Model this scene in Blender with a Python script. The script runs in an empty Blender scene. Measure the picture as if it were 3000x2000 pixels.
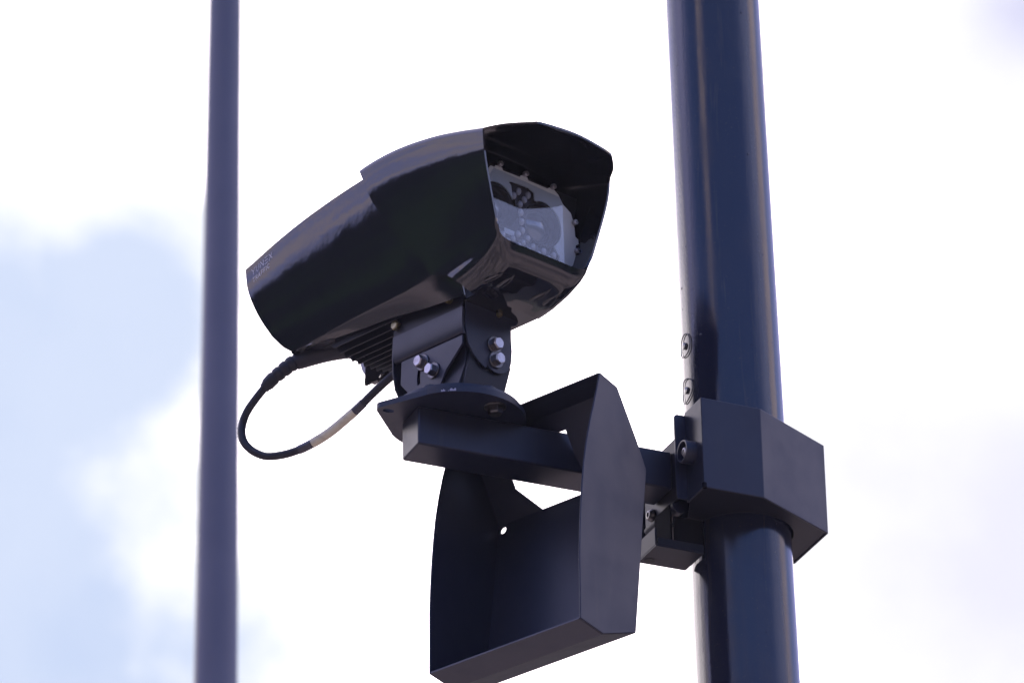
import bpy, math, random
from mathutils import Vector, Matrix
from mathutils.geometry import tessellate_polygon
random.seed(7)
scene = bpy.context.scene
COL = scene.collection
V = Vector

# ------------------------------------------------------------------ camera
R_ = V((0.916277, -0.400231, -0.015876))      # right
D_ = V((0.173277, 0.431806, -0.885166))       # down
F_ = V((0.361126, 0.808306, 0.465005))        # forward
cam_data = bpy.data.cameras.new('camera')
cam = bpy.data.objects.new('camera', cam_data)
COL.objects.link(cam)
rot = Matrix((R_, -D_, -F_)).transposed()
cam.matrix_world = Matrix.Translation((0, 0, 1.6)) @ rot.to_4x4()
cam_data.lens = 168.0
cam_data.sensor_width = 36.0
cam_data.clip_end = 500
cam_data.dof.use_dof = True
cam_data.dof.focus_distance = 6.98
cam_data.dof.aperture_fstop = 8.0
cam_data.dof.aperture_blades = 9
scene.camera = cam

# ------------------------------------------------------------------ light
SUN_EL, SUN_AZ = math.radians(52), math.radians(18)   # azimuth clockwise from +Y
sun_dir = V((math.sin(SUN_AZ) * math.cos(SUN_EL), math.cos(SUN_AZ) * math.cos(SUN_EL), math.sin(SUN_EL)))
sun_data = bpy.data.lights.new('sun', 'SUN')
sun_data.energy = 2.0
sun_data.angle = math.radians(0.5)
sun_data.color = (1.0, 0.95, 0.88)
sun = bpy.data.objects.new('sun', sun_data)
sun.rotation_euler = sun_dir.to_track_quat('Z', 'Y').to_euler()
sun.location = (0, 0, 20)
COL.objects.link(sun)

world = bpy.data.worlds.new('World')
scene.world = world
world.use_nodes = True
nt = world.node_tree
nt.nodes.clear()


class NT:
    """tiny node helper"""
    def __init__(self, tree):
        self.t = tree

    def node(self, typ, **kw):
        n = self.t.nodes.new(typ)
        for k, v in kw.items():
            setattr(n, k, v)
        return n

    def link(self, a, b):
        self.t.links.new(a, b)

    def put(self, sock, v):
        if isinstance(v, bpy.types.NodeSocket):
            self.link(v, sock)
        else:
            sock.default_value = v

    def math(self, op, a, b=0.0, clamp=False):
        n = self.node('ShaderNodeMath', operation=op, use_clamp=clamp)
        self.put(n.inputs[0], a)
        self.put(n.inputs[1], b)
        return n.outputs[0]

    def dot(self, a, v):
        n = self.node('ShaderNodeVectorMath', operation='DOT_PRODUCT')
        self.put(n.inputs[0], a)
        n.inputs[1].default_value = v
        return n.outputs['Value']

    def noise(self, vec, scale, detail=4, rough=0.5, dist=0.0):
        n = self.node('ShaderNodeTexNoise')
        self.put(n.inputs['Vector'], vec)
        n.inputs['Scale'].default_value = scale
        n.inputs['Detail'].default_value = detail
        n.inputs['Roughness'].default_value = rough
        n.inputs['Distortion'].default_value = dist
        return n.outputs['Fac']

    def ss(self, x, a, b, lo=0.0, hi=1.0):
        n = self.node('ShaderNodeMapRange', interpolation_type='SMOOTHSTEP')
        self.put(n.inputs[0], x)
        n.inputs[1].default_value = a
        n.inputs[2].default_value = b
        n.inputs[3].default_value = lo
        n.inputs[4].default_value = hi
        return n.outputs[0]

    def mix(self, f, a, b):
        n = self.node('ShaderNodeMix', data_type='RGBA')
        self.put(n.inputs[0], f)
        for s, v in ((n.inputs[6], a), (n.inputs[7], b)):
            if isinstance(v, bpy.types.NodeSocket):
                self.link(v, s)
            else:
                s.default_value = (*v, 1.0)
        return n.outputs[2]

    def scale(self, vec, s):
        n = self.node('ShaderNodeVectorMath', operation='MULTIPLY')
        self.put(n.inputs[0], vec)
        n.inputs[1].default_value = s
        return n.outputs[0]


w = NT(nt)
tc = w.node('ShaderNodeTexCoord')
d = tc.outputs['Generated']
sep = w.node('ShaderNodeSeparateXYZ')
w.link(d, sep.inputs[0])
Z = sep.outputs[2]
sky = w.node('ShaderNodeTexSky', sky_type='NISHITA')
sky.sun_disc = False
sky.sun_elevation = SUN_EL
sky.sun_rotation = SUN_AZ
sky.air_density = 1.0
sky.dust_density = 0.6
# open sky: deep blue behind the viewer, milky to the sides
toward = w.dot(d, tuple(V((0.03, 0.83, 0.56)).normalized()))
skysc = w.node('ShaderNodeVectorMath', operation='MULTIPLY')
w.link(sky.outputs[0], skysc.inputs[0])
skysc.inputs[1].default_value = (2.05, 2.2, 3.25)
base = w.mix(w.ss(toward, 0.20, 0.62), skysc.outputs[0], (8.0, 8.4, 16.5))
lay = w.noise(w.scale(d, (1, 1, 7)), 4.2, 5, 0.55, 0.6)
base = w.mix(w.math('MULTIPLY', w.ss(lay, 0.50, 0.58), w.ss(Z, 0.36, 0.42, 0.75, 0.0)), base, (14.0, 11.6, 12.6))
# cloud banks: thick and bright round the sun, broken elsewhere
flat = w.scale(d, (1, 1, 4.5))
cn = w.noise(flat, 2.6, 7, 0.56, 0.5)
bias = w.ss(toward, 0.68, 0.88, -0.13, 0.50)
cm = w.ss(w.math('ADD', cn, bias), 0.50, 0.70)
left_dir = -V((F_.y, -F_.x, 0)).normalized()
gap_l = w.math('MULTIPLY', w.ss(w.dot(d, tuple(left_dir)), 0.22, 0.42), w.ss(Z, 0.455, 0.515))
cm = w.math('MULTIPLY', cm, w.math('SUBTRACT', 1.0, w.math('MULTIPLY', gap_l, 0.88)))
cbright = w.ss(toward, 0.55, 0.90, 12.0, 36.0)
cvar = w.noise(flat, 6.0, 5, 0.6)
cb = w.math('MULTIPLY', cbright, w.ss(cvar, 0.3, 0.7, 0.75, 1.15))
csc = w.node('ShaderNodeVectorMath', operation='SCALE')
csc.inputs[0].default_value = (1.0, 0.91, 0.95)
w.link(cb, csc.inputs['Scale'])
skyc = w.mix(cm, base, csc.outputs[0])


def near(v, r_in, r_out):
    n = w.node('ShaderNodeVectorMath', operation='DISTANCE')
    w.link(d, n.inputs[0])
    n.inputs[1].default_value = tuple(V(v).normalized())
    return w.ss(n.outputs['Value'], math.radians(r_in), math.radians(r_out), 1.0, 0.0)


# bright sky patches out of view, added for the reflections on the metal
hd = V((F_.x, F_.y, 0)).normalized()
rt = V((hd.y, -hd.x, 0))
for az, el, r_, c_ in ((88, 30, 26, (10.0, 11.0, 18.5)), (-83, 40, 13, (15, 14.5, 24)), (-95, 19, 8, (13, 11.5, 13)), (-72, 23, 6, (14, 12.5, 13.5)), (-139, 35, 8, (20, 16, 17)), (76, 30, 10, (19, 15.5, 16.5))):
    a_, e_ = math.radians(az), math.radians(el)
    vv = (hd * math.cos(a_) + rt * math.sin(a_)) * math.cos(e_) + V((0, 0, math.sin(e_)))
    bl = near(vv, r_ * 0.5, r_ * 1.3)
    bl = w.math('MULTIPLY', bl, w.ss(cvar, 0.30, 0.55, 0.35, 1.0))
    skyc = w.mix(bl, skyc, c_)
# a thin place in the bank, low on the left, where blue shows through
en = w.noise(d, 24, 6, 0.55, 0.2)
patch = None
for px, py, r in ((-45, 400, 2.9), (-40, 540, 2.6), (20, 700, 2.9), (115, 315, 1.7), (-190, 540, 5.0)):
    vv = R_ * ((px / 1024 * 3000 - 1500) / 14000) + D_ * ((py / 1024 * 3000 - 1000) / 14000) + F_
    n_ = w.node('ShaderNodeVectorMath', operation='DISTANCE')
    w.link(d, n_.inputs[0])
    n_.inputs[1].default_value = tuple(vv.normalized())
    p = w.math('SUBTRACT', 1.0, w.math('MULTIPLY', n_.outputs['Value'], 1 / math.radians(r)))
    patch = p if patch is None else w.math('MAXIMUM', patch, p)
wisp = w.math('MULTIPLY', w.math('SUBTRACT', en, 0.5), 1.5)
field = w.math('ADD', patch, wisp)
skyc = w.mix(w.ss(field, -0.18, 0.10), skyc, (10.7, 10.9, 11.4))
pcol = w.mix(w.ss(w.noise(d, 16, 4, 0.5), 0.35, 0.65), (5.9, 7.0, 9.4), (6.9, 7.8, 9.8))
skyc = w.mix(w.ss(field, 0.02, 0.48), skyc, pcol)
for px, py, r, c_ in ((1040, 540, 3.8, (8.9, 8.85, 10.0)), (1036, 15, 1.25, (7.4, 7.4, 9.6))):
    vv = R_ * ((px / 1024 * 3000 - 1500) / 14000) + D_ * ((py / 1024 * 3000 - 1000) / 14000) + F_
    n_ = w.node('ShaderNodeVectorMath', operation='DISTANCE')
    w.link(d, n_.inputs[0])
    n_.inputs[1].default_value = tuple(vv.normalized())
    p = w.math('SUBTRACT', 1.0, w.math('MULTIPLY', n_.outputs['Value'], 1 / math.radians(r)))
    p = w.math('ADD', p, wisp)
    skyc = w.mix(w.ss(p, -0.1, 0.25), skyc, (10.4, 10.4, 10.9))
    skyc = w.mix(w.ss(p, 0.15, 1.0), skyc, c_)
# distant wooded skyline and ground
tn = w.noise(d, 7, 3, 0.5)
thr = w.math('ADD', w.math('MULTIPLY', w.math('SUBTRACT', tn, 0.5), 0.24), 0.27)
tree_m = w.ss(w.math('SUBTRACT', thr, Z), -0.012, 0.012)
gn = w.noise(w.scale(d, (1, 1, 2)), 14, 4, 0.6)
treec = w.mix(w.ss(gn, 0.45, 0.7), (0.12, 0.15, 0.17), (0.42, 0.80, 0.30))
skyc = w.mix(tree_m, skyc, treec)
gm = w.ss(Z, 0.0, -0.05)
gnn = w.noise(w.scale(d, (1, 1, 3)), 3.0, 3, 0.5)
groundc = w.mix(w.ss(gnn, 0.35, 0.65), (2.5, 2.1, 2.5), (6.2, 4.9, 5.5))
fin = w.mix(gm, skyc, groundc)
bg = w.node('ShaderNodeBackground')
w.link(fin, bg.inputs[0])
bg.inputs[1].default_value = 0.1
out = w.node('ShaderNodeOutputWorld')
w.link(bg.outputs[0], out.inputs[0])
world.cycles.sampling_method = 'AUTOMATIC'

scene.view_settings.view_transform = 'Standard'
scene.view_settings.look = 'None'
scene.view_settings.exposure = 0.0
scene.view_settings.gamma = 1.0
scene.view_settings.use_curve_mapping = False
scene.cycles.use_denoising = True
scene.cycles.max_bounces = 12
scene.cycles.transparent_max_bounces = 16


# ------------------------------------------------------------------ materials
def mat(name, col, rough, metal=0.0, spec=0.5, coat=0.0, bump=None, var=None, rvar=None, ior=1.5):
    m = bpy.data.materials.new(name)
    m.use_nodes = True
    t = NT(m.node_tree)
    b = m.node_tree.nodes['Principled BSDF']
    b.inputs['Base Color'].default_value = (*col, 1)
    b.inputs['Roughness'].default_value = rough
    b.inputs['Metallic'].default_value = metal
    b.inputs['Specular IOR Level'].default_value = spec
    b.inputs['IOR'].default_value = ior
    b.inputs['Coat Weight'].default_value = coat
    b.inputs['Coat Roughness'].default_value = 0.05
    tcn = t.node('ShaderNodeTexCoord')
    if var:
        cur = col
        for vv_ in (var if isinstance(var[0], tuple) else (var,)):
            sc, c2, amt = vv_[:3]
            vec_, lo_, hi_ = vv_[3] if len(vv_) > 3 else ((1, 1, 1), 0.42, 0.72)
            n = t.noise(t.scale(tcn.outputs['Object'], vec_), sc, 6, 0.6, 0.5)
            f = t.math('MULTIPLY', t.ss(n, lo_, hi_), amt)
            cur = t.mix(f, cur, c2)
        t.link(cur, b.inputs['Base Color'])
    if rvar:
        sc, r2, amt = rvar
        n = t.noise(tcn.outputs['Object'], sc, 6, 0.65)
        t.link(t.ss(n, 0.35, 0.75, rough, r2), b.inputs['Roughness'])
    if bump:
        h = None
        for vec, sc, amp in bump:
            n = t.noise(t.scale(tcn.outputs['Object'], vec), sc, 4, 0.55)
            n = t.math('MULTIPLY', n, amp)
            h = n if h is None else t.math('ADD', h, n)
        bn = t.node('ShaderNodeBump')
        bn.inputs['Strength'].default_value = 1.0
        bn.inputs['Distance'].default_value = 1.0
        t.link(h, bn.inputs['Height'])
        t.link(bn.outputs[0], b.inputs['Normal'])
    return m


M_GLOSS = mat('gloss_black_plastic', (0.0105, 0.0115, 0.018), 0.03, spec=0.95,
              bump=[((1, 1, 1), 9, 0.0005), ((1, 1, 1), 50, 0.00003)], rvar=(25, 0.07, 1))
M_POWDER = mat('navy_powder_coat', (0.0130, 0.0165, 0.0375), 0.36, spec=0.5,
               bump=[((1, 1, 1), 900, 0.00002)], var=((30, (0.017, 0.020, 0.042), 0.6), (45, (0.026, 0.027, 0.042), 0.5, ((1, 1, 0.15), 0.58, 0.75))), rvar=(12, 0.46, 1))
M_DARK = mat('dark_metal_and_shade', (0.0105, 0.012, 0.022), 0.45, spec=0.3, bump=[((1, 1, 1), 500, 0.00002)])  # also coats bracket parts whose shade is put into the colour
M_POLE = mat('navy_pole_paint', (0.0125, 0.0165, 0.040), 0.08, spec=0.6,
             bump=[((1, 1, 0.12), 55, 0.00035), ((1, 1, 0.6), 240, 0.00016), ((1, 1, 0.02), 22, 0.0006)],
             var=((6, (0.020, 0.024, 0.042), 0.7), (60, (0.050, 0.043, 0.042), 0.55, ((1, 1, 0.07), 0.56, 0.70)),
                  (330, (0.055, 0.045, 0.040), 0.6, ((1, 1, 0.8), 0.63, 0.70))), rvar=(14, 0.26, 1))
M_STEEL = mat('zinc_bolt_steel', (0.42, 0.41, 0.44), 0.28, metal=1.0, bump=[((1, 1, 1), 300, 0.0001)],
              var=(120, (0.28, 0.26, 0.27), 0.9))
M_YZINC = mat('yellow_zinc_steel', (0.30, 0.27, 0.16), 0.35, metal=1.0, var=(150, (0.10, 0.09, 0.07), 0.9))
M_DULL = mat('dull_steel', (0.17, 0.165, 0.17), 0.34, metal=1.0, var=(200, (0.09, 0.085, 0.08), 0.8))
M_RUBBER = mat('black_rubber', (0.017, 0.018, 0.030), 0.42, spec=0.4, bump=[((1, 1, 1), 200, 0.00008)])
M_TAPE = mat('aged_cream_sleeve', (0.74, 0.69, 0.52), 0.5, var=(60, (0.55, 0.51, 0.40), 0.8),
             bump=[((1, 1, 1), 120, 0.0002)])
M_CLEAR = mat('grey_clear_wrap', (0.055, 0.055, 0.075), 0.25, spec=0.6)
M_TEXT = mat('white_print', (0.75, 0.76, 0.85), 0.4)
M_FRAME = mat('pale_grey_bezel', (0.46, 0.50, 0.52), 0.35, var=(40, (0.40, 0.44, 0.46), 0.6))
M_BLACK = mat('matt_black', (0.006, 0.007, 0.010), 0.5, spec=0.3)
M_MATT = mat('matt_dark_shade', (0.010, 0.010, 0.014), 0.8, spec=0.05)  # unreflective dark, puts shade into the colour of hidden parts
M_LENS = mat('lens_glass', (0.006, 0.006, 0.012), 0.03, spec=0.8, coat=0.5, ior=1.7)
M_LED = mat('clear_led_dome', (0.34, 0.34, 0.37), 0.10, spec=0.8, ior=1.6)
M_CHIP = mat('bare_metal_chip', (0.34, 0.35, 0.46), 0.5)
M_FAR = mat('grey_blue_pole_paint', (0.122, 0.132, 0.190), 0.45, spec=0.4, bump=[((1, 1, 0.2), 12, 0.002)], var=(2.2, (0.145, 0.155, 0.215), 0.9))

M_PANE = bpy.data.materials.new('window_glass')
M_PANE.use_nodes = True
t = NT(M_PANE.node_tree)
M_PANE.node_tree.nodes.clear()
tr = t.node('ShaderNodeBsdfTransparent')
tr.inputs[0].default_value = (0.90, 0.93, 0.97, 1)
gl = t.node('ShaderNodeBsdfGlossy')
gl.inputs['Roughness'].default_value = 0.01
fr = t.node('ShaderNodeLayerWeight')
fr.inputs['Blend'].default_value = 0.5
frv = t.math('ADD', t.math('MULTIPLY', t.math('POWER', fr.outputs['Facing'], 4.0), 0.6), 0.062)
mx = t.node('ShaderNodeMixShader')
t.link(frv, mx.inputs[0])
t.link(tr.outputs[0], mx.inputs[1])
t.link(gl.outputs[0], mx.inputs[2])
o_ = t.node('ShaderNodeOutputMaterial')
t.link(mx.outputs[0], o_.inputs[0])


# ------------------------------------------------------------------ mesh helpers
class MB:
    def __init__(self):
        self.v, self.f = [], []

    def add(self, vs, fs):
        b = len(self.v)
        self.v += [tuple(x) for x in vs]
        self.f += [tuple(i + b for i in f) for f in fs]
        return self

    def box(self, x0, x1, y0, y1, z0, z1):
        vs = [(x, y, z) for x in (x0, x1) for y in (y0, y1) for z in (z0, z1)]
        return self.add(vs, [(0, 1, 3, 2), (4, 6, 7, 5), (0, 4, 5, 1), (2, 3, 7, 6), (0, 2, 6, 4), (1, 5, 7, 3)])

    def plate(self, outer, holes, fn, t0, t1):
        """2D outline with holes extruded between t0 and t1; fn(u, v, t) -> point"""
        loops = [outer] + list(holes)
        flat2 = [p for l in loops for p in l]
        tris = tessellate_polygon([[V((p[0], p[1], 0)) for p in l] for l in loops])
        n = len(flat2)
        vs = [fn(p[0], p[1], t0) for p in flat2] + [fn(p[0], p[1], t1) for p in flat2]
        fs = []
        if holes:
            for a, b, c in tris:
                fs.append((a, b, c))
                fs.append((c + n, b + n, a + n))
        else:
            fs.append(tuple(range(n)))
            fs.append(tuple(reversed(range(n, 2 * n))))
        o = 0
        for l in loops:
            m = len(l)
            for i in range(m):
                a, b = o + i, o + (i + 1) % m
                fs.append((b, a, a + n, b + n))
            o += m
        return self.add(vs, fs)

    def cyl(self, p0, p1, r0, r1=None, seg=32, caps=True):
        r1 = r0 if r1 is None else r1
        return self.lathe(p0, V(p1) - V(p0), [(0, r0), ((V(p1) - V(p0)).length, r1)], seg, caps)

    def lathe(self, p, axis, prof, seg=32, caps=True, phase=0.0):
        p = V(p)
        ax = V(axis).normalized()
        u = ax.orthogonal().normalized()
        if abs(ax.z) < 0.99:
            u = ax.cross(V((0, 0, 1))).normalized()
        vv = ax.cross(u)
        vs = []
        for h, r in prof:
            for k in range(seg):
                a = 2 * math.pi * k / seg + phase
                vs.append(p + ax * h + (u * math.cos(a) + vv * math.sin(a)) * r)
        fs = []
        for j in range(len(prof) - 1):
            for k in range(seg):
                a, b = j * seg + k, j * seg + (k + 1) % seg
                fs.append((a, b, b + seg, a + seg))
        if caps:
            fs.append(tuple(reversed(range(seg))))
            fs.append(tuple(range((len(prof) - 1) * seg, len(prof) * seg)))
        return self.add(vs, fs)

    def tube(self, pts, radii, seg=20, closed=False):
        pts = [V(p) for p in pts]
        n = len(pts)
        tang = []
        for i in range(n):
            a = pts[(i - 1) % n] if closed or i > 0 else pts[0]
            b = pts[(i + 1) % n] if closed or i < n - 1 else pts[-1]
            tang.append((b - a).normalized())
        u = tang[0].orthogonal().normalized()
        vs = []
        for i in range(n):
            u = (u - tang[i] * u.dot(tang[i])).normalized()
            vv = tang[i].cross(u)
            r = radii[i] if hasattr(radii, '__len__') else radii
            for k in range(seg):
                a = 2 * math.pi * k / seg
                vs.append(pts[i] + (u * math.cos(a) + vv * math.sin(a)) * r)
        fs = []
        for i in range(n if closed else n - 1):
            for k in range(seg):
                a, b = i * seg + k, i * seg + (k + 1) % seg
                c, e = ((i + 1) % n) * seg + (k + 1) % seg, ((i + 1) % n) * seg + k
                fs.append((a, b, c, e))
        if not closed:
            fs.append(tuple(reversed(range(seg))))
            fs.append(tuple(range((n - 1) * seg, n * seg)))
        return self.add(vs, fs)

    def build(self, name, m, parent=None, bevel=0.0, smooth=35, solid=0.0, seg=2, offset=-1):
        me = bpy.data.meshes.new(name)
        me.from_pydata(self.v, [], self.f)
        me.validate()
        o = bpy.data.objects.new(name, me)
        COL.objects.link(o)
        import bmesh
        bm = bmesh.new()
        bm.from_mesh(me)
        bmesh.ops.remove_doubles(bm, verts=bm.verts, dist=1e-6)
        bmesh.ops.recalc_face_normals(bm, faces=bm.faces)
        bm.to_mesh(me)
        bm.free()
        if solid or bevel:
            if solid:
                s = o.modifiers.new('solid', 'SOLIDIFY')
                s.thickness = solid
                s.offset = offset
                s.use_even_offset = True
            if bevel:
                b = o.modifiers.new('bevel', 'BEVEL')
                b.width = bevel
                b.segments = seg
                b.limit_method = 'ANGLE'
                b.angle_limit = math.radians(20)
            dg = bpy.context.evaluated_depsgraph_get()
            nm = bpy.data.meshes.new_from_object(o.evaluated_get(dg))
            o.modifiers.clear()
            o.data = nm
            me = nm
            me.name = name
        me.materials.clear()
        me.materials.append(m)
        if smooth:
            me.polygons.foreach_set('use_smooth', [True] * len(me.polygons))
            me.set_sharp_from_angle(angle=math.radians(smooth))
        if smooth and bevel:
            wn = o.modifiers.new('weighted', 'WEIGHTED_NORMAL')
            wn.keep_sharp = True
            wn.weight = 90
        if parent:
            o.parent = parent
        return o


def thing(name, label, cat, M=None, group=None):
    o = bpy.data.objects.new(name, None)
    o.empty_display_size = 0.05
    COL.objects.link(o)
    if M is not None:
        o.matrix_world = M
    o['label'] = label
    o['category'] = cat
    if group:
        o['group'] = group
    return o


def basis(o, x, y, z):
    return Matrix.Translation(o) @ Matrix((x, y, z)).transposed().to_4x4()


def mm(*a):
    return tuple(x / 1000 for x in a)


def arc(cx, cy, r, a0, a1, n):
    return [(cx + r * math.cos(math.radians(a0 + (a1 - a0) * i / n)),
             cy + r * math.sin(math.radians(a0 + (a1 - a0) * i / n))) for i in range(n + 1)]


def circle(cx, cy, r, n=28):
    return [(cx + r * math.cos(2 * math.pi * i / n), cy + r * math.sin(2 * math.pi * i / n)) for i in range(n)]


def rounded(poly, r, n=5):
    """round every corner of a 2D polygon; r number or list"""
    out = []
    m = len(poly)
    for i in range(m):
        ri = r[i] if hasattr(r, '__len__') else r
        p0, p, p1 = V(poly[i - 1]), V(poly[i]), V(poly[(i + 1) % m])
        if ri <= 0:
            out.append(tuple(p))
            continue
        a, b = (p0 - p).normalized(), (p1 - p).normalized()
        ang = a.angle(b)
        tl = min(ri / math.tan(ang / 2), (p0 - p).length * 0.49, (p1 - p).length * 0.49)
        q0, q1 = p + a * tl, p + b * tl
        for k in range(n + 1):
            tt = k / n
            out.append(tuple(q0 * (1 - tt) ** 2 + p * 2 * tt * (1 - tt) + q1 * tt ** 2))
    return out


def hexbolt(parent, p, axis, r=0.0098, h=0.008, washer=0.0125, m=None, phase=0.2, label=None):
    m = m or M_STEEL
    ax = V(axis).normalized()
    p = V(p)
    b = MB()
    wt = 0.0026 if washer else 0
    b.lathe(p + ax * wt, ax, [(0, r), (h * 0.82, r), (h, r * 0.88)], 6, True, phase)
    b.lathe(p + ax * (wt + h - 0.0004), ax, [(0, r * 0.80), (0.0008, r * 0.78)], 24)
    o = b.build('bolt', m, parent, bevel=0.0, smooth=12)
    if washer:
        wsh = MB().lathe(p, ax, [(0, washer), (wt * 0.7, washer), (wt, washer * 0.94)], 32)
        wsh.build('washer', M_DULL, o, smooth=30)
    return o


# ------------------------------------------------------------------ frames
N = V((2.428169, 5.777313, 4.725319))              # lower near corner of the arm, world axes = arm axes
ARM = Matrix.Translation(N)
E1 = V((0.300337, -0.951017, -0.073238))           # head forward
E2 = V((0.953578, 0.301145, 0.0))                  # head sideways
E3 = V((0.022055, -0.069838, 0.997314))            # head up
O = N + V((0.075, 0.032, 0.062))
PX, PY = N.x + 0.5373, N.y + 0.032                 # pole axis

# ------------------------------------------------------------------ poles
ZT, ZB = 8.6, -0.4
lean = V((-0.0085, 0.0038, 1.0)).normalized()


def pole_at(z):
    k = (z - N.z - 0.084)
    return V((PX - 0.0085 * k, PY + 0.0038 * k, z))


pole = thing('lamp_post', 'thick glossy navy painted steel pole that carries the camera arm, right of the camera',
             'pole', Matrix.Translation(pole_at(ZB)))
b = MB()
b.lathe((0, 0, 0), lean, [(i * 0.25, 0.0790 - 0.0021 * max(0, i * 0.25 - 4.0)) for i in range(37)], 96)
b.build('shaft', M_POLE, pole, smooth=50)
# painted-over plugs on the flank
for pz, rr in ((0.2675, 0.0185), (0.1913, 0.0195)):
    c = pole_at(N.z + pz) - pole_at(ZB)
    nx = -R_ * math.sin(math.radians(69)) - V((F_.x, F_.y, 0)).normalized() * math.cos(math.radians(69))
    phi = math.atan2(nx.y, nx.x)
    pts = []
    for k in range(48):
        a = 2 * math.pi * k / 48
        wob = 1 + 0.05 * math.sin(3 * a + pz * 40)
        rad = 0.0779
        ph = phi + rr * wob * math.cos(a) / rad
        pts.append((c.x + rad * math.cos(ph), c.y + rad * math.sin(ph), c.z + rr * wob * math.sin(a)))
    ring = MB().tube(pts, 0.0009, 8, True).build('plug_seam', M_RUBBER, pole)
    cc = V((c.x + 0.0775 * math.cos(phi), c.y + 0.0775 * math.sin(phi), c.z))
    MB().lathe(cc, (math.cos(phi), math.sin(phi), 0), [(0, 0.006), (0.0016, 0.0052), (0.0022, 0.002)], 16).build(
        'grub_screw', M_POLE, pole)
# paint drips and blisters on the pole
for i in range(22):
    zz = random.uniform(-0.30, 0.85)
    if -0.05 < zz < 0.14:
        continue
    ang = random.choice((random.uniform(-75, -30), random.uniform(18, 70)))
    nx = R_ * math.sin(math.radians(ang)) - V((F_.x, F_.y, 0)).normalized() * math.cos(math.radians(ang))
    nx.z = 0
    nx.normalize()
    c = pole_at(N.z + zz) - pole_at(ZB)
    rr = 0.0790 - 0.0021 * max(0, c.z - 4.0)
    rs = random.uniform(0.0008, 0.0024)
    b = MB()
    b.lathe(c + nx * (rr - 0.0006), nx, [(0, rs), (rs * 0.5, rs * 0.7), (rs * 0.62, rs * 0.2)], 10)
    b.build('paint_blister', M_POLE, pole, smooth=60)

far = cam.matrix_world.translation + (R_ * ((645.5 - 1500) / 14000) + D_ * 0 + F_) * 14.5
fpole = thing('lamp_post', 'slender grey-blue pole, out of focus in the background left of the camera', 'pole',
              Matrix.Translation((far.x, far.y, 0)))
up = V((0.093, -0.036, 1.0))   # leans a little
k0 = far.z
base = V((0.0, 0.0, 0.0))
ax = V((0.0, 0.0, 1.0))
b = MB()
prof = []
b.lathe(V((0, 0, 0)), ax, [(0, 0.082), (far.z - 1.4, 0.066), (far.z + 1.6, 0.0485), (far.z + 4, 0.040)], 64)
b.build('shaft', M_FAR, fpole, smooth=60)

# ------------------------------------------------------------------ support arm
arm = thing('support_arm', 'black square steel arm with round mounting plate, reaching from the pole to the camera',
            'bracket arm', ARM)
b = MB()
b.box(0, 0.412, 0, 0.063, 0, 0.062)
b.build('beam', M_POWDER, arm, bevel=0.0035, seg=3)
# mounting plate: disc with pointed ear and slotted hole
cx, cy, rd = 0.075, 0.032, 0.103
disc = [p for p in arc(cx, cy, rd, -137, 137, 72)]
ear = rounded([(0.0, 0.1020), (-0.0545, 0.0335), (0.0, -0.0380)], [0.0005, 0.012, 0.0005], 6)
outer = disc + ear
hole = [(-0.034 + 0.009 * math.cos(a * math.pi / 12), 0.033 + 0.0055 * math.sin(a * math.pi / 12)) for a in range(24)]
pl = MB().plate(outer, [hole], lambda u, v, t: (u, v, t), 0.0625, 0.0715)
pl.build('mounting_plate', M_POWDER, arm, bevel=0.0006)
b = MB()
b.cyl((cx, cy, 0.0717), (cx, cy, 0.0795), 0.0985, 0.0975, 96)
b.build('turntable_disc', M_POWDER, arm, bevel=0.0008)
hexbolt(arm, (0.107, -0.038, 0.0625), (0, 0, -1), 0.0112, 0.010, 0.0165, M_DULL, 0.35)
for k in range(6):
    a = math.radians(-178 + k * 60 - 22)
    MB().lathe((cx + 0.082 * math.cos(a), cy + 0.082 * math.sin(a), 0.0795), (0, 0, 1),
               [(0, 0.0135), (0.003, 0.0135), (0.0055, 0.010), (0.006, 0.004)], 28).build('disc_screw', M_POWDER, arm)
# paint chips on the rim
b = MB()
for ang, wdt, hh in ((-116, 5.2, 0.0045), (-124, 3.4, 0.0036), (-119.5, 0.8, 0.0014)):
    prev = []
    n = 9
    vs, fs = [], []
    for i in range(n):
        f = i / (n - 1)
        a = math.radians(ang - wdt / 2 + wdt * f)
        hgt = hh * (0.35 + 0.65 * abs(math.sin(f * 5.1 + ang)))
        r1 = rd + 0.0003
        vs += [(cx + r1 * math.cos(a), cy + r1 * math.sin(a), 0.0632), (cx + r1 * math.cos(a), cy + r1 * math.sin(a), 0.0632 + hgt)]
        if i:
            j = 2 * i
            fs.append((j - 2, j, j + 1, j - 1))
    b.add(vs, fs)
b.build('paint_chip', M_CHIP, arm, smooth=0)
# upright end bracket against the clamp box
b = MB()
b.box(0.4122, 0.4160, -0.0470, 0.098, -0.0225, 0.0790)
b.build('end_plate', M_DARK, arm, bevel=0.0008)
b = MB().plate(rounded([(0.3942, -0.040), (0.4122, -0.040), (0.4122, 0.099), (0.3942, 0.099)], [0.004, 0.001, 0.001, 0.006]),
               [], lambda u, v, t: (u, t, v), -0.0498, -0.0464)
b.build('side_flange', M_POWDER, arm, bevel=0.0006)

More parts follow.
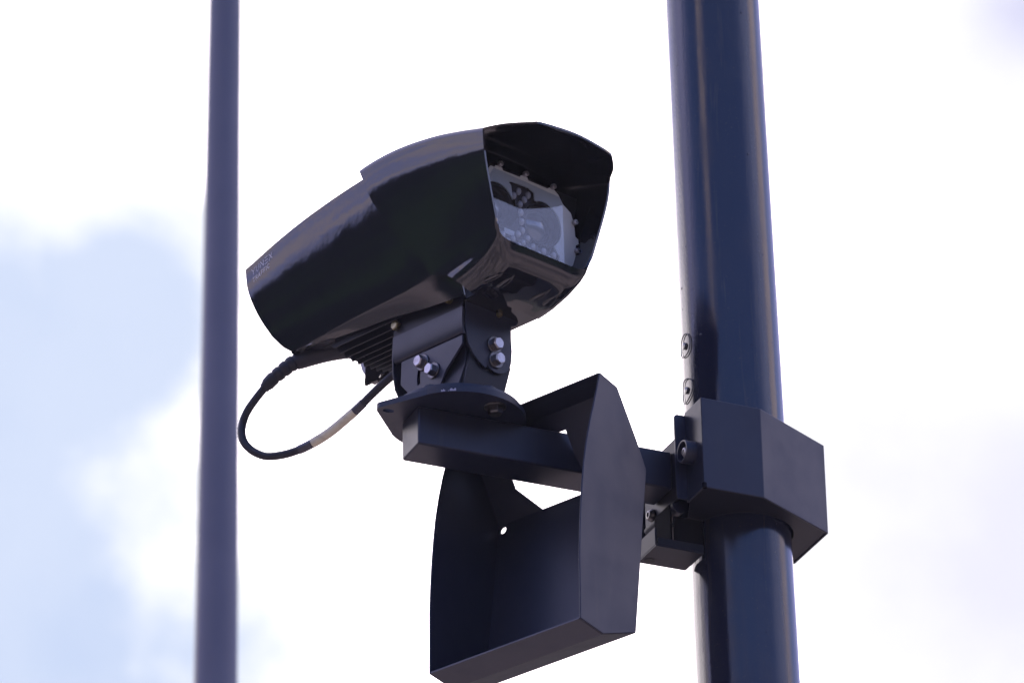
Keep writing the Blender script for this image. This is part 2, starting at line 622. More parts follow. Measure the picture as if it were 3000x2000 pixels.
# ------------------------------------------------------------------ pole clamp
clamp = thing('pole_clamp', 'black angular sheet-metal clamp box wrapped round the thick pole', 'clamp', ARM)
wall = [(0.4120, -0.0460), (0.4120, -0.1050), (0.5110, -0.1045), (0.6560, -0.0290), (0.6575, 0.0850), (0.600, 0.145), (0.4120, 0.145)]
CZ0, CZ1 = -0.0440, 0.1045
b = MB()
vs, fs = [], []
for i, (x, y) in enumerate(wall):
    vs += [(x, y, CZ0), (x, y, CZ1)]
    if i:
        fs.append((2 * i - 2, 2 * i, 2 * i + 1, 2 * i - 1))
b.add(vs, fs)
b.build('wrap_sheet', M_POWDER, clamp, smooth=40, bevel=0.0015, solid=0.003, offset=-1, seg=3)
inner = [(0.4360, 0.000), (0.4160, -0.0480), (0.4160, -0.1010), (0.5100, -0.1008), (0.6525, -0.0268), (0.6535, 0.0830), (0.598, 0.141), (0.4160, 0.141)]
for z0, z1 in ((CZ0 + 0.0022, CZ0 + 0.005), (0.084, 0.087)):
    p = MB().plate(inner, [circle(0.5385, 0.0315, 0.0800, 64)], lambda u, v, t: (u, v, t), z0, z1)
    p.build('collar_plate', M_DARK, clamp, smooth=0)
MB().lathe((0.4640, 0.040, CZ0 + 0.002), (0, 0, -1), [(0, 0.011), (0.008, 0.011), (0.012, 0.008), (0.0125, 0.002)], 28).build(
    'rubber_foot', M_RUBBER, clamp)
MB().lathe((0.4135, -0.1035, CZ0 - 0.0006), (0, 0, 1), [(0, 0.0035), (0.0075, 0.0035), (0.009, 0.002)], 20).build('corner_relief', M_MATT, clamp)  # small dark stub stands in for the black corner notch
# tubular boss with tamper-proof screw on the side
b = MB()
b.lathe((0.4120, -0.0710, 0.0270), (-1, 0, 0), [(0, 0.0175), (0.0165, 0.0175), (0.0180, 0.0168), (0.0180, 0.0150), (0.008, 0.0145), (0.0075, 0.002)], 48, True)
b.build('boss', M_POWDER, clamp)
b = MB()
b.lathe((0.4040, -0.0710, 0.0270), (-1, 0, 0), [(0, 0.0085), (0.004, 0.0085), (0.0075, 0.0055), (0.0078, 0.0034), (0.005, 0.0030), (0.005, 0.0010)], 28)
sc = b.build('tamper_screw', M_STEEL, clamp)
# lower bracket
b = MB()
b.box(0.3795, 0.458, -0.004, 0.060, -0.1010, -0.0980)
b.box(0.3830, 0.458, -0.004, -0.001, -0.0978, -0.0860)
b.box(0.3795, 0.3825, -0.0008, 0.060, -0.0978, -0.0690)
b.build('lower_channel', M_DARK, clamp, bevel=0.0007)  # dark metal carries the shade on the near face
MB().lathe((0.392, 0.047, -0.1012), (0, 0, -1), [(0, 0.0085), (0.0004, 0.0085)], 28).build('hole_disc', M_BLACK, clamp)  # flat black disc stands in for the dark of a hole
b = MB()
b.box(0.4085, 0.4118, 0.006, 0.060, -0.0978, -0.0225)
b.box(0.4122, 0.4600, 0.0005, 0.0035, -0.0978, -0.0440)
b.build('gusset', M_MATT, clamp, bevel=0.0008)  # dark matt coat stands in for shade, kills the sky reflection
b = MB()
q = [(0.4215 + 0.012 * math.cos(math.radians(a)), -0.0250 + 0.014 * math.sin(math.radians(a))) for a in range(180, 361, 15)]
q += [(0.4325, -0.0230), (0.4125, -0.0230)]
b.plate(q, [], lambda u, v, t: (u, t, v), -0.002, 0.098)
b.build('folded_lip', M_POWDER, clamp, bevel=0.0)
b = MB()
b.lathe((0.4120, 0.071, -0.0125), (-1, 0, 0), [(0, 0.0100), (0.003, 0.0100), (0.0085, 0.0066), (0.0088, 0.0040), (0.006, 0.0036), (0.006, 0.001)], 28)
b.build('tamper_screw', M_DULL, clamp)

# ------------------------------------------------------------------ folded shield
SP = N + V((0.1814, -0.1586, -0.3168))
SW = V((-0.430826, 0.902435, 0))
SN = V((0.902435, 0.430826, 0))
shield = thing('cable_shield', 'open black folded sheet-metal shield hanging round the arm below the camera', 'shield',
               basis(SP, SN, SW, V((0, 0, 1))))
WID = 0.2895
front = [(0, 0), (0.0008, 0.049), (0.0012, 0.098), (0.0035, 0.140), (0.007, 0.183), (0.0112, 0.220), (0.016, 0.255), (0.0235, 0.292), (0.033, 0.329), (0.0415, 0.356), (0.050, 0.386), (0.058, 0.415)]
backp = [(0.058, 0.415), (0.098, 0.4055), (0.140, 0.333), (0.1605, 0.292), (0.1245, 0.018), (0.0505, -0.008), (0, 0)]
outline = front[:-1] + backp[:-1]
for s0, s1 in ((0.0, 0.003), (WID - 0.003, WID)):
    MB().plate(outline, [], lambda u, v, t: (u, t, v), s0, s1).build('side_panel', M_POWDER, shield, bevel=0.0014, seg=3)
# back sheet with notch for the arm and a drilled hole
th = 0.0026


def facet(mb, p0, p1, polys, holes=(), gap=0.0):
    """p0->p1 in (n,z); polys in (s, t) with t 0..1 along the facet"""
    P0, P1 = V((p0[0], p0[1])), V((p1[0], p1[1]))
    dv = (P1 - P0)
    L = dv.length
    nrm = V((dv.y, -dv.x)).normalized()       # towards the inside
    cen = V((0.08, 0.2))
    if (cen - P0).dot(nrm) < 0:
        nrm = -nrm
    for poly in polys:
        mb.plate([(s, t * L) for s, t in poly], [h for h in holes],
                 lambda u, v, t: (P0.x + dv.x / L * v + nrm.x * t, u, P0.y + dv.y / L * v + nrm.y * t), 0.0, th)


S0, S1 = 0.0032, WID - 0.0032
sh = MB()
full = [[(S0, 0.0), (S1, 0.0), (S1, 1.0), (S0, 1.0)]]
facet(sh, (0, 0), (0.0505, -0.008), full)
facet(sh, (0.0505, -0.008), (0.1245, 0.018), full)
L3 = math.hypot(0.036, 0.274)
facet(sh, (0.1245, 0.018), (0.1605, 0.292), full, holes=[circle(0.2765, L3 * 0.962, 0.0060, 20)])
# the two upper facets, cut round the arm
facet(sh, (0.1605, 0.292), (0.140, 0.333), [[(S0, 0.0), (0.112, 0.0), (0.112, 1.0), (S0, 1.0)],
                                            [(0.199, 0.0), (S1, 0.0), (S1, 1.0), (0.237, 1.0)]])
facet(sh, (0.140, 0.333), (0.098, 0.4055), [[(S0, 0.0), (0.112, 0.0), (0.112, 0.64), (0.236, 0.64), (0.236, 0.0), (S1, 0.0), (S1, 1.0), (S0, 1.0)]])
facet(sh, (0.098, 0.4055), (0.058, 0.415), full)
sh.build('back_sheet', M_POWDER, shield, smooth=20)

# ------------------------------------------------------------------ camera head
HM = basis(O, E1, E2, E3)
head = thing('traffic_camera', 'glossy black traffic enforcement camera with hooded front window on the bracket', 'camera', HM)


def interp(x, tab):
    if x <= tab[0][0]:
        return tab[0][1]
    for (a, fa), (b_, fb) in zip(tab, tab[1:]):
        if x <= b_:
            k = (x - a) / (b_ - a)
            return fa + (fb - fa) * k
    return tab[-1][1]


def csp(x, tab):
    """smooth (Catmull-Rom) interpolation of a table"""
    n = len(tab)
    if x <= tab[0][0]:
        return tab[0][1]
    if x >= tab[-1][0]:
        return tab[-1][1]
    for i in range(n - 1):
        if tab[i][0] <= x <= tab[i + 1][0]:
            break
    x0, y0 = tab[i]
    x1, y1 = tab[i + 1]
    m0 = (tab[i + 1][1] - tab[i - 1][1]) / (tab[i + 1][0] - tab[i - 1][0]) if i > 0 else (y1 - y0) / (x1 - x0)
    m1 = (tab[i + 2][1] - tab[i][1]) / (tab[i + 2][0] - tab[i][0]) if i + 2 < n else (y1 - y0) / (x1 - x0)
    h = x1 - x0
    t = (x - x0) / h
    return ((2 * t ** 3 - 3 * t ** 2 + 1) * y0 + (t ** 3 - 2 * t ** 2 + t) * h * m0
            + (-2 * t ** 3 + 3 * t ** 2) * y1 + (t ** 3 - t ** 2) * h * m1)


HT_HOOD = [(-110, 403), (-60, 408), (0, 408), (75, 400), (130, 389.5), (186, 376.5), (245, 364)]
HT_BODY = [(-391, 345), (-300, 366), (-210, 381), (-95, 393), (0, 396), (120, 384)]
HF = [(-391, 183), (-303, 187), (-150, 195), (14, 202), (105, 221), (186, 244)]
HB_BODY = [(-391, 184), (-300, 186), (-225, 184), (-133, 178), (-70, 174), (0, 166), (100, 159)]
HB_HOOD = [(0, 160), (60, 155), (105, 158), (130, 163), (156, 172.5), (174, 185), (182, 197), (186, 213)]
S_REAR = [(183, -303), (187, -303), (193, -316), (221, -343), (250, -362), (268, -372), (295, -384), (315, -390), (345, -392), (420, -392)]
S_HOODR = [(150, 104), (160, 100), (170, 88), (185, 62), (201, 33), (228, 18), (268, -14), (310, -47), (345, -70), (380, -85), (405, -95), (440, -97)]


def WS(h):
    """half width of the flank at height h (mm)"""
    return 125 - (377 - h) * 0.2137


def flank(s, hf, ht, inset, n, curl=1.0):
    out = []
    for i in range(n + 1):
        k = i / n
        h = hf + (ht - hf) * k
        bulge = 4.2 * (1 - (2 * k - 1) ** 2) - 0.6
        bulge -= curl * 9.0 * max(0, k - 0.82) ** 2 * 5
        out.append((WS(h) + bulge - inset, h))
    return out


def body_keys(s):
    hf, ht, hb = csp(s, HF), csp(s, HT_BODY), csp(s, HB_BODY)
    hf = max(hf, hb + 1.5)
    k = []
    wb = 70 + (hb - 178) * 0.25
    if s < -225:
        wb += (-225 - s) / 78 * 12
    fl = flank(s, hf, ht, 3.2 + max(0, s + 10) * 0.05, 14, 0.0)
    wf = fl[0][0]
    k.append((wb, hb))
    k.append((wb * 0.5 + wf * 0.5 + 0.6, hb * 0.5 + hf * 0.5 - 0.6))
    k.append((wf - 1.0, hf - 1.3))
    k += fl[0:1] and [(wf - 0.1, hf + 0.9)]
    k += fl[1:]
    wt = fl[-1][0]
    k.append((wt - 1.2, ht + 0.8))
    k.append((wt - 18, ht + 15 - 10 * max(0, min(1, (-210 - s) / 120))))
    k.append((72, ht + 20))
    k.append((36, ht + 24))
    k.append((0, ht + 25))
    return k


def loft(half_rows, mirror=True, close=False):
    """rows[u][v] -> full section both sides"""
    mb = MB()
    rows = []
    for row in half_rows:
        full_ = [(s, -w_, h) for s, w_, h in row] + [(s, w_, h) for s, w_, h in reversed(row[:-1] if abs(row[-1][1]) < 1e-6 else row)]
        if close:
            full_ = full_[:-1] if abs(row[0][1]) < 1e-6 else full_
        rows.append(full_)
    nv = len(rows[0])
    vs = [tuple(c / 1000 for c in p) for r in rows for p in r]
    fs = []
    for u in range(len(rows) - 1):
        for v in range(nv if close else nv - 1):
            a, b_ = u * nv + v, u * nv + (v + 1) % nv
            fs.append((a, b_, b_ + nv, a + nv))
    mb.add(vs, fs)
    return mb


# body shell
NU = 26
rows = []
for u in range(NU + 1):
    f = u / NU
    rows.append([])
nk = len(body_keys(0))
cols = []
for j in range(nk):
    # solve the rear station for this key (depends on its height there)
    s = -340.0
    for _ in range(8):
        s = interp(body_keys(s)[j][1], S_REAR)
    for u in range(NU + 1):
        f = u / NU
        ss_ = s + (85 - s) * f
        w_, h_ = body_keys(ss_)[j]
        rows[u].append((ss_, w_, h_))
bodymesh = loft(rows)
body = bodymesh.build('body_shell', M_GLOSS, head, solid=0.0028, offset=-1, smooth=24)
# rear closing panel
b = MB()
cap = [(-rows[2][j][1] + 3, rows[2][j][2]) for j in range(nk)]
pts = [(-(w_ - 3.5), h_) for s, w_, h_ in rows[3]] + [((w_ - 3.5), h_) for s, w_, h_ in reversed(rows[3][:-1])]
b.plate([(x / 1000, max(y, 262) / 1000) for x, y in pts], [], lambda u, v, t: (t, u, v), -0.300, -0.297)
b.build('rear_panel', M_BLACK, head)

# hood shell
def hood_keys(s, j):
    hf, ht = csp(s, HF), csp(s, HT_HOOD)
    hb = interp(s, HB_HOOD)
    fl = []
    for i in range(15):
        k = i / 14
        h = hf + (ht - hf) * k
        fl.append((WS(h) + 8.5 * k * (1 - k ** 4) + 1.2 * k, h))
    wf = fl[0][0]
    wb = 64
    if s > 186:
        hb = 213
    P2, P5 = V((wb, hb)), V((wf, hf))
    if j == 0:
        return (0, hb)
    if j == 1:
        return (34, hb)
    if j == 2:
        return tuple(P2)
    if j == 3:
        return tuple(P2.lerp(P5, 0.40) + V((7.0, -6.5)))
    if j == 4:
        return tuple(P2.lerp(P5, 0.75) + V((2.8, -4.2)))
    if j <= 19:
        return fl[j - 5]
    wt = fl[-1][0]
    if j == 20:
        return (wt - 3.5, ht + 3.5)
    if j == 21:
        return (wt - 17, ht + 11)
    if j == 22:
        return (78, ht + 20)
    if j == 23:
        return (73, ht + 21.5)
    if j == 24:
        return (36, ht + 24.5)
    return (0, ht + 25.5)


HJ = 26
S_FRONT = {20: 191, 21: 214, 22: 243, 23: 246, 24: 250, 25: 252}
NU = 26
hrows = [[] for _ in range(NU + 1)]
for j in range(HJ):
    s = 50.0
    for _ in range(10):
        s = interp(hood_keys(s, j)[1], S_HOODR) if j > 5 else (104, 104, 102, 88, 64, 30)[j]
    s1 = S_FRONT.get(j, 186)
    for u in range(NU + 1):
        f = 1 - (1 - u / NU) ** 1.9
        ss_ = s + (s1 - s) * f
        w_, h_ = hood_keys(ss_, j)
        hrows[u].append((ss_, w_, h_))


def densify(row, per):
    out_ = []
    n_ = len(row)
    for i in range(n_ - 1):
        p0 = V(row[i - 1]) if i > 0 else V((row[1][0], -row[1][1], row[1][2]))
        p1, p2 = V(row[i]), V(row[i + 1])
        p3 = V(row[i + 2]) if i + 2 < n_ else V((row[-2][0], -row[-2][1], row[-2][2]))
        k_ = per if (i < 5 or i >= 18) else 1
        # centripetal tangents keep uneven spacing from overshooting
        d0, d1, d2 = max((p1 - p0).length, 1e-4) ** .5, max((p2 - p1).length, 1e-4) ** .5, max((p3 - p2).length, 1e-4) ** .5
        m1 = ((p1 - p0) / d0 - (p2 - p0) / (d0 + d1) + (p2 - p1) / d1) * d1
        m2 = ((p2 - p1) / d1 - (p3 - p1) / (d1 + d2) + (p3 - p2) / d2) * d1
        for q in range(k_):
            t_ = q / k_
            out_.append(tuple((2 * t_ ** 3 - 3 * t_ ** 2 + 1) * p1 + (t_ ** 3 - 2 * t_ ** 2 + t_) * m1
                              + (-2 * t_ ** 3 + 3 * t_ ** 2) * p2 + (t_ ** 3 - t_ ** 2) * m2))
    out_.append(row[-1])
    return out_


hrows = [densify(r, 5) for r in hrows]
hood = loft(hrows, close=True).build('hood', M_GLOSS, head, solid=0.0034, offset=-1, smooth=33)

# louvres pressed into the hood's underside
def belly(s_):
    return interp(s_, HB_HOOD)


for (s0_, w0_, s1_, w1_, wd) in ((132, -70, 165, -53, 5.0), (132, -43, 163, -35, 6.0), (132, 21, 164, 36, 5.0), (133, 46, 165, 53, 6.0)):
    vs, fs = [], []
    n = 16
    for i in range(n + 1):
        f = i / n
        hw = wd * math.sin(math.pi * f ** 0.7) ** 0.8 if 0 < f < 1 else 0.05
        sc_, wc_ = s0_ + (s1_ - s0_) * f, w0_ + (w1_ - w0_) * f
        for kx, kh in ((-1, 0), (-0.6, 0.5), (0, 0.3), (0.6, 0.6), (1, 0)):
            sl_ = sc_ + hw * kx * 0.35
            vs.append((sl_ / 1000, (wc_ + hw * kx) / 1000, (belly(sl_) - 0.6 - hw * kh * 0.9) / 1000))
        if i:
            o5 = i * 5
            for k in range(4):
                fs.append((o5 - 5 + k, o5 - 4 + k, o5 + 1 + k, o5 + k))
    MB().add(vs, fs).build('louvre', M_GLOSS, head, smooth=60)

# printed lettering on the flank (stroke letters)
def stroke_text(mb, text, ox, oh, cap, adv, wd, slope):
    G = {
        'Y': (1.0, [[(0, 1), (0.5, 0.45)], [(1, 1), (0.5, 0.45), (0.5, 0)]]),
        'U': (0.95, [[(0, 1), (0, 0.4), (0.08, 0.16), (0.28, 0.0), (0.62, 0.0), (0.82, 0.16), (0.9, 0.4), (0.9, 1)]]),
        'N': (1.0, [[(0, 0), (0, 0.55)], [(0.0, 1.0), (0.95, 0.02), (0.95, 1)]]),
        '=': (0.9, [[(0, 1), (0.85, 1)], [(0, 0.5), (0.85, 0.5)], [(0, 0), (0.85, 0)]]),
        'X': (1.0, [[(0, 1), (1, 0)], [(0, 0), (0.42, 0.42)], [(0.58, 0.58), (1, 1)]]),
        'T': (0.8, [[(0, 1), (0.8, 1)], [(0.4, 1), (0.4, 0)]]),
        'R': (0.7, [[(0, 0), (0, 1), (0.45, 1), (0.66, 0.88), (0.68, 0.68), (0.45, 0.48), (0, 0.48)], [(0.38, 0.48), (0.72, 0)]]),
        'A': (0.9, [[(0, 0), (0.42, 1), (0.84, 0)], [(0.16, 0.34), (0.68, 0.34)]]),
        'F': (0.65, [[(0, 0), (0, 1), (0.62, 1)], [(0, 0.5), (0.5, 0.5)]]),
        'I': (0.15, [[(0.05, 0), (0.05, 1)]]),
        'C': (0.85, [[(0.8, 0.82), (0.62, 0.97), (0.36, 1.0), (0.1, 0.82), (0, 0.5), (0.1, 0.18), (0.36, 0.0), (0.62, 0.03), (0.8, 0.18)]]),
    }
    x = 0.0
    for ch in text:
        wdt, strokes = G[ch]
        for st in strokes:
            for (x0, y0), (x1, y1) in zip(st, st[1:]):
                a = V((x + x0 * cap * 0.82, y0 * cap))
                c = V((x + x1 * cap * 0.82, y1 * cap))
                dd = (c - a)
                if dd.length < 1e-6:
                    continue
                dd.normalize()
                a -= dd * wd * 0.4
                c += dd * wd * 0.4
                nn = V((-dd.y, dd.x)) * wd / 2
                q = [a + nn, c + nn, c - nn, a - nn]
                pts = []
                for p in q:
                    s = ox + p.x
                    h = oh + p.x * slope + p.y
                    # follow the flank surface, standing 0.25 mm proud
                    hf, ht = csp(s, HF), csp(s, HT_BODY)
                    k = (h - hf) / (ht - hf)
                    bulge = 4.2 * (1 - (2 * k - 1) ** 2) - 0.6
                    pts.append((s / 1000, -(WS(h) + bulge - 3.2 + 0.45) / 1000, h / 1000))
                mb.add(pts, [(0, 1, 2, 3)])
        x += wdt * cap * 0.82 + adv


tx = MB()
stroke_text(tx, 'YUN=X', -375.0, 329.6, 9.4, 3.7, 0.95, 0.238)
stroke_text(tx, 'TRAFFIC', -373.0, 318.2, 6.4, 2.85, 1.05, 0.262)
tx.build('lettering', M_TEXT, head, smooth=0)

# finned heat sink under the body
b = MB()
b.box(-0.222, 0.015, -0.064, 0.060, 0.182, 0.200)
b.build('sink_block', M_DARK, head, bevel=0.001)
for k in range(11):
    y = -0.0635 + k * 0.0122
    prof_ = [(-0.232, 0.1815), (-0.224, 0.1620 + 0.013 * (abs(y + 0.002) / 0.064) ** 2.5), (0.015, 0.1620 + 0.013 * (abs(y + 0.002) / 0.064) ** 2.5), (0.015, 0.1815)]
    MB().plate(prof_, [], lambda u, v, t: (u, t, v), y, y + 0.0020).build('cooling_fin', M_DARK, head, bevel=0.0)
b = MB()
b.box(-0.262, -0.2225, -0.058, 0.020, 0.1870, 0.200)
b.build('service_cover', M_DARK, head, bevel=0.0015)
MB().box(-0.300, -0.2226, -0.0700, -0.0200, 0.1885, 0.200).build('gland_plate', M_DARK, head, bevel=0.001)
MB().box(0.035, 0.104, -0.0520, 0.0675, 0.1600, 0.1630).build('belly_plate', M_GLOSS, head, bevel=0.001)
MB().box(-0.286, 0.10, -0.076, 0.0735, 0.2050, 0.300).box(-0.318, -0.05, 0.074, 0.0785, 0.1850, 0.300).build('shade_filler', M_MATT, head)  # dark box and strip added to keep the shell's inside in shade
MB().lathe((-0.247, -0.034, 0.1870), (0, 0, -1), [(0, 0.006), (0.004, 0.006), (0.004, 0.003)], 16).build('cover_screw', M_STEEL, head)

# window: backing, bezel with cut-outs, lenses, LEDs, glass pane
def front_plane(u, v, t):
    return (t, u, v)


bk = [(-90, 230), (90, 230), (97, 285), (108, 345), (109, 362), (-109, 362), (-108, 345), (-97, 285)]
MB().plate([(x / 1000, y / 1000) for x, y in bk], [], front_plane, 0.128, 0.131).build('bulkhead', M_BLACK, head)
ring = [(-74, 349), (-66, 349), (-64, 353), (-52, 353), (-50, 349), (-16, 350), (-14, 354), (-2, 354), (0, 350), (38, 350), (42, 353), (52, 352), (60, 347),
        (70, 334), (78, 330), (86, 325), (90, 316), (94, 304), (95, 296), (96, 290), (102, 287), (103, 280), (98, 276), (97, 268), (98, 254), (95, 243), (86, 234), (70, 229),
        (-70, 229), (-90, 238), (-99, 256), (-97, 290), (-94, 312), (-86, 330)]
lensL = circle(-64, 290, 39, 56)
lensR = circle(31, 288, 38, 56)
# one cut-out: both lens circles joined by the LED field
cut = []
cut += [(-94, 262), (-102 + 6, 275)]
import itertools
left_arc = arc(-60, 290, 36, 205, 30, 26)
cut = left_arc
cut += [(-33, 330), (-38, 334), (-33, 337), (2, 338), (12, 334), (14, 322), (20, 322)]
cut += arc(31, 288, 37, 108, -50, 24)
cut += [(61, 251), (66, 247), (66, 236), (60, 232), (-60, 232), (-86, 245), (-94, 262)]
MB().plate([(x / 1000, y / 1000) for x, y in ring], [[(x / 1000, y / 1000) for x, y in cut]], front_plane, 0.1425, 0.145).build(
    'bezel', M_FRAME, head, bevel=0.0004)
for cxm, czm, r in ((-60, 290, 34), (31, 288, 35)):
    c = V((0.131, cxm / 1000, czm / 1000))
    barrel = MB().lathe(c, (1, 0, 0), [(0, r / 1000), (0.0118, r / 1000), (0.0118, (r - 2) / 1000), (0.0060, (r - 5) / 1000), (0.0050, (r - 9) / 1000), (0.001, (r - 11) / 1000)], 56)
    lb = barrel.build('lens', M_BLACK, head, smooth=30)
    n = 8
    rl = (r - 12) / 1000
    MB().lathe(c + V((0.0005, 0, 0)), (1, 0, 0), [(0.007 * (1 - (k / n) ** 2), max(rl * k / n, 0.0002)) for k in range(n, -1, -1)], 48).build(
        'front_element', M_LENS, lb, smooth=60)
MB().plate([(x / 1000, y / 1000) for x, y in [(-38, 336), (12, 336), (12, 322), (-10, 286), (-6, 268), (62, 246), (62, 233), (-60, 233), (-50, 262), (-24, 268), (-12, 290), (-24, 318)]],
           [], front_plane, 0.1385, 0.1400).build('led_board', M_DARK, head)
leds = [(-35, 329), (-15, 328), (-24, 318), (4, 328), (-3, 318), (-11, 308), (-9, 295), (-7, 281), (-5, 267), (-43, 247), (-23, 247), (-13, 258),
        (6, 257), (-3, 247), (17, 247), (-11, 239), (-32, 239), (9, 238), (38, 247), (58, 247), (28, 239), (48, 238)]
for x, y in leds:
    vs, fs = [], []
    n1, n2 = 5, 18
    for i in range(n1 + 1):
        k = i / n1
        rr = math.cos(k * math.pi / 2) ** 0.7
        hh = math.sin(k * math.pi / 2)
        for j in range(n2):
            a = 2 * math.pi * j / n2
            vs.append((0.1400 + 0.0042 * hh, x / 1000 + 0.0049 * rr * math.cos(a), y / 1000 + 0.0063 * rr * math.sin(a)))
    for i in range(n1):
        for j in range(n2):
            a, c = i * n2 + j, i * n2 + (j + 1) % n2
            fs.append((a, c, c + n2, a + n2))
    MB().add(vs, fs).build('led', M_LED, head, smooth=60)
for x, y in ((-58, 356), (-8, 357), (47, 355), (92, 311), (98, 266), (-98, 281)):
    MB().lathe((0.1452, x / 1000, y / 1000), (1, 0, 0), [(0, 0.0042), (0.0055, 0.0042), (0.0062, 0.0036), (0.0062, 0.0020), (0.003, 0.0019)], 20).build(
        'socket_screw', M_STEEL, head)
MB().plate([(x / 1000, y / 1000) for x, y in [(-92, 234), (66, 230), (66, 342), (-70, 346), (-95, 300)]], [],
           lambda u, v, t: (t + 0.1565 - (v - 0.230) * 0.088, u, v), 0.0, 0.001).build('window_pane', M_PANE, head, smooth=0)
# small data plate behind the glass
MB().box(0.1402, 0.1410, -0.040, -0.020, 0.2515, 0.2600).build('data_plate', M_FRAME, head)

# ------------------------------------------------------------------ tilt bracket between head and arm
brk = thing('tilt_bracket', 'black folded steel tilt bracket with shiny hex bolts under the camera head', 'bracket', HM)


def PW(poly, w0, w1, holes=()):
    return MB().plate([mm(*p) for p in poly], [[mm(*q) for q in h] for h in holes], lambda u, v, t: (u, t, v), w0 / 1000, w1 / 1000)


def PS(poly, s0, s1, holes=()):
    return MB().plate([mm(*p) for p in poly], [[mm(*q) for q in h] for h in holes], lambda u, v, t: (t, u, v), s0 / 1000, s1 / 1000)


MB().box(-0.090, 0.064, -0.049, 0.040, 0.1500, 0.1535).build('top_plate', M_DARK, brk, bevel=0.0008)
PW(rounded([(-93, 147), (65, 147), (65, 192), (-93, 192)], [4, 2, 2, 6]), -53, -49.5).build('upper_cheek', M_DARK, brk, bevel=0.0008)  # dark metal carries the shade of the housing above
PW(rounded([(-93, 147), (65, 147), (65, 192), (-93, 192)], [4, 2, 2, 6]), 40.5, 44).build('upper_cheek', M_DARK, brk, bevel=0.0008)
bp = [(-55, 151), (-55, 136)] + [(-55 + 5.2 * (1 - math.cos(math.radians(a_))) , 136 - 27 * math.sin(math.radians(a_)) * 1.0) for a_ in range(15, 91, 15)]
bq = [(p[0] + 3.2, p[1]) for p in reversed(bp)]
bd = MB().plate([mm(*p) for p in bp + bq], [], lambda u, v, t: (t, u, v), -0.090, 0.069)
bd.build('side_web', M_POWDER, brk, bevel=0.0)
# inner near cheek with arc slot
cheek = rounded([(-76, 104), (-76, 70), (-58, 52), (-40, 34), (-30, 24), (8, 24), (30, 62), (64, 93), (64, 108), (-76, 108)], [0, 3, 3, 2, 0, 0, 6, 3, 0, 0])
slot = [mm for mm in []]
sl = []
cxs, cys, rs_ = 2.0, 69.0, 36.0
for i in range(13):
    a = math.radians(148 + i * 4.2)
    sl.append((cxs + (rs_ - 3.2) * math.cos(a), cys + (rs_ - 3.2) * math.sin(a)))
for i in range(12, -1, -1):
    a = math.radians(148 + i * 4.2)
    sl.append((cxs + (rs_ + 3.2) * math.cos(a), cys + (rs_ + 3.2) * math.sin(a)))
PW(cheek, -49, -45, [sl]).build('inner_cheek', M_POWDER, brk, bevel=0.0008)
PW([(p[0], p[1]) for p in cheek], 41, 45).build('inner_cheek', M_POWDER, brk, bevel=0.0008)
# front and rear rounded cheeks
fc = [(-49, 186), (-49, 122), (-42, 96), (-33, 83), (-20, 72), (-6, 65)] + arc(15, 92, 28, 230, 360, 14) + [(43.5, 108), (41, 128), (40, 148), (50, 152), (54, 159), (49, 164), (39, 166), (38, 186)]
PS(fc, 66.5, 70).build('outer_cheek', M_POWDER, brk, bevel=0.0008)
rc = [(-52, 154), (-52, 120), (-50, 96), (-44, 70), (-32, 52), (-10, 36), (12, 40), (34, 60), (42, 90), (42, 154)]
PS(rc, -96, -92.5).build('outer_cheek', M_POWDER, brk, bevel=0.0008)
# knuckle block and foot under it
PS([(-38, 128), (-38, 66), (-52, 20), (44, 14), (22, 60), (30, 90), (30, 128)], -70, 60).build('knuckle', M_DARK, brk, bevel=0.0015)
PS(rounded([(-30, 100), (-46, 16), (30, 14), (46, 82), (38, 100)], [6, 2, 2, 6, 6]), 60.5, 65).build('foot_cheek', M_DARK, brk, bevel=0.0008)
hexbolt(brk, mm(-24, -49.2, 90), (0, -1, 0), 0.0096, 0.0098, 0.0130, phase=0.1)
hexbolt(brk, mm(2, -49.2, 69), (0, -1, 0), 0.0096, 0.0098, 0.0130, phase=0.5)
hexbolt(brk, mm(70.2, 8, 107), (1, 0, 0), 0.0098, 0.0098, 0.0135, phase=0.35)
hexbolt(brk, mm(70.2, 12, 84), (1, 0, 0), 0.0098, 0.0098, 0.0135, phase=0.6)
hexbolt(brk, mm(-84, -53.2, 168), (0, -1, 0), 0.0080, 0.0075, 0.0, M_YZINC, 0.2)
hexbolt(brk, mm(38, -53.2, 172), (0, -1, 0), 0.0080, 0.0075, 0.0, M_YZINC, 0.5)
hexbolt(brk, mm(70.2, 14, 158), (1, 0, 0), 0.0050, 0.0045, 0.0, M_YZINC, 0.5)

# ------------------------------------------------------------------ cable
cp = [(2, 206, 258), (-15, 236, 267), (-36.0, 260.5, 270), (-58.9, 277.1, 266.0), (-72.9, 287.0, 261.5), (-85.1, 294.0, 257.3), (-98.2, 304.4, 246.0), (-111.1, 317.2, 233.8),
      (-126.5, 337.1, 211.2), (-136.5, 352.4, 192.3), (-140.2, 360.4, 176.1), (-141.6, 361.7, 160.6), (-139.0, 360.0, 144.9),
      (-131.5, 354.3, 131.0), (-120.6, 345.5, 119.8), (-107.3, 333.7, 112.4), (-87.9, 314.9, 110.9), (-71.7, 296.4, 113.3),
      (-58.4, 277.1, 117.6), (-39.7, 252.6, 128.0), (-20.7, 223.6, 144.7), (-12.0, 205.4, 152.5), (0.5, 180.3, 166.6),
      (12.6, 157.6, 178.9), (23.6, 136.7, 187.9), (34.0, 119.0, 192.5), (45.3, 103.4, 193.7)]
ctrl = [V(p) / 1000 for p in cp]


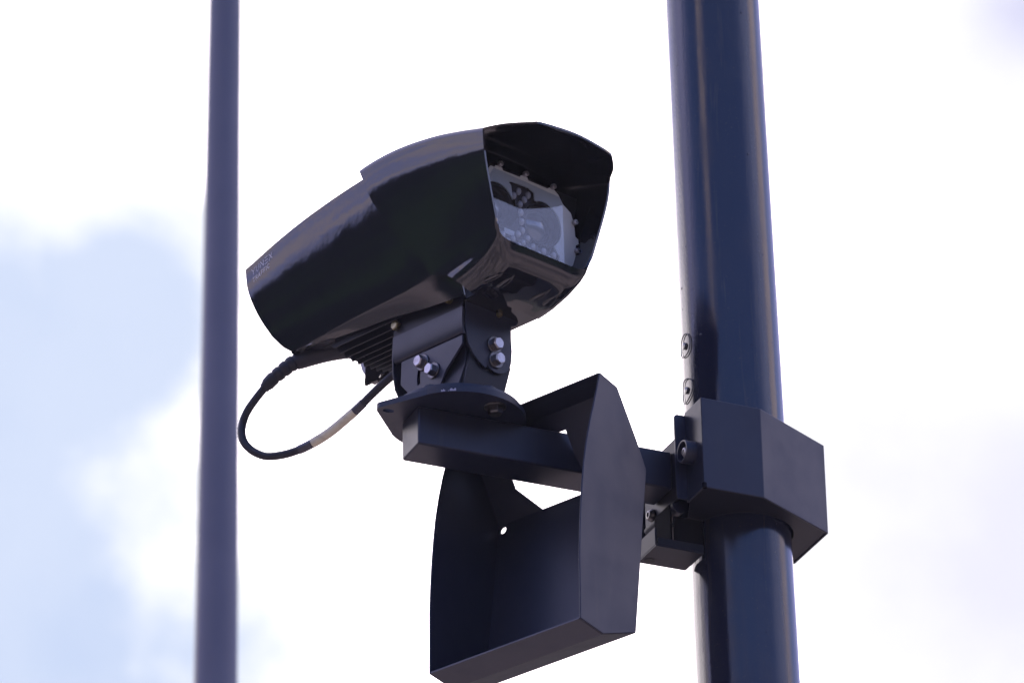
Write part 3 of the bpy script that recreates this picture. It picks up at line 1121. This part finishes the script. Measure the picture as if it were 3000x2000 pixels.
def catmull(P, per=8):
    out_ = []
    for i in range(len(P) - 1):
        p0, p1, p2, p3 = P[max(i - 1, 0)], P[i], P[i + 1], P[min(i + 2, len(P) - 1)]
        for k in range(per):
            t_ = k / per
            out_.append(0.5 * ((2 * p1) + (-p0 + p2) * t_ + (2 * p0 - 5 * p1 + 4 * p2 - p3) * t_ ** 2 + (-p0 + 3 * p1 - 3 * p2 + p3) * t_ ** 3))
    out_.append(P[-1])
    return out_


curve = catmull(ctrl)
for _ in range(6):   # relax the hand-measured points
    curve = [curve[0]] + [curve[i] * 0.5 + (curve[i - 1] + curve[i + 1]) * 0.25 for i in range(1, len(curve) - 1)] + [curve[-1]]
cable = thing('power_cable', 'black cable looping out from under the camera, with a cream sleeve on it', 'cable', ARM)
MB().tube(curve[52:], 0.0063, 24).build('sheath', M_RUBBER, cable, smooth=60)
# moulded boot with grooves
bt = curve[0:61]
rad = []
for i in range(len(bt)):
    f = i / (len(bt) - 1)
    r = 0.0140 if f < 0.4 else 0.0140 - 0.0038 * (f - 0.4) / 0.6
    if i in (38, 43, 48, 53):
        r -= 0.0016
    if i >= 59:
        r -= 0.002
    rad.append(r)
MB().tube(bt, rad, 32).build('boot', M_RUBBER, cable, smooth=40)
MB().tube(curve[144:166], 0.0074, 28).build('cream_sleeve', M_TAPE, cable, smooth=60)
MB().tube(curve[136:145], 0.0071, 28).build('clear_sleeve', M_CLEAR, cable, smooth=60)
MB().tube(curve[165:172], 0.0071, 28).build('clear_sleeve', M_CLEAR, cable, smooth=60)

# ------------------------------------------------------------------ haze volume, added to lift the blacks like lens veiling glare
M_HAZE = bpy.data.materials.new('haze')
M_HAZE.use_nodes = True
M_HAZE.node_tree.nodes.clear()
ht_ = NT(M_HAZE.node_tree)
hv = ht_.node('ShaderNodeVolumePrincipled')
hv.inputs['Color'].default_value = (0.80, 0.84, 0.98, 1)
hv.inputs['Density'].default_value = 0.0008
hv.inputs['Anisotropy'].default_value = 0.3
ho = ht_.node('ShaderNodeOutputMaterial')
ht_.link(hv.outputs[0], ho.inputs['Volume'])
hz = MB().box(-12, 20, -6, 28, -1.4, 14.0).build('haze', M_HAZE, None, smooth=0)
hz['kind'] = 'stuff'
hz['label'] = 'thin added haze that lifts the dark tones like lens glare'
hz['category'] = 'haze'
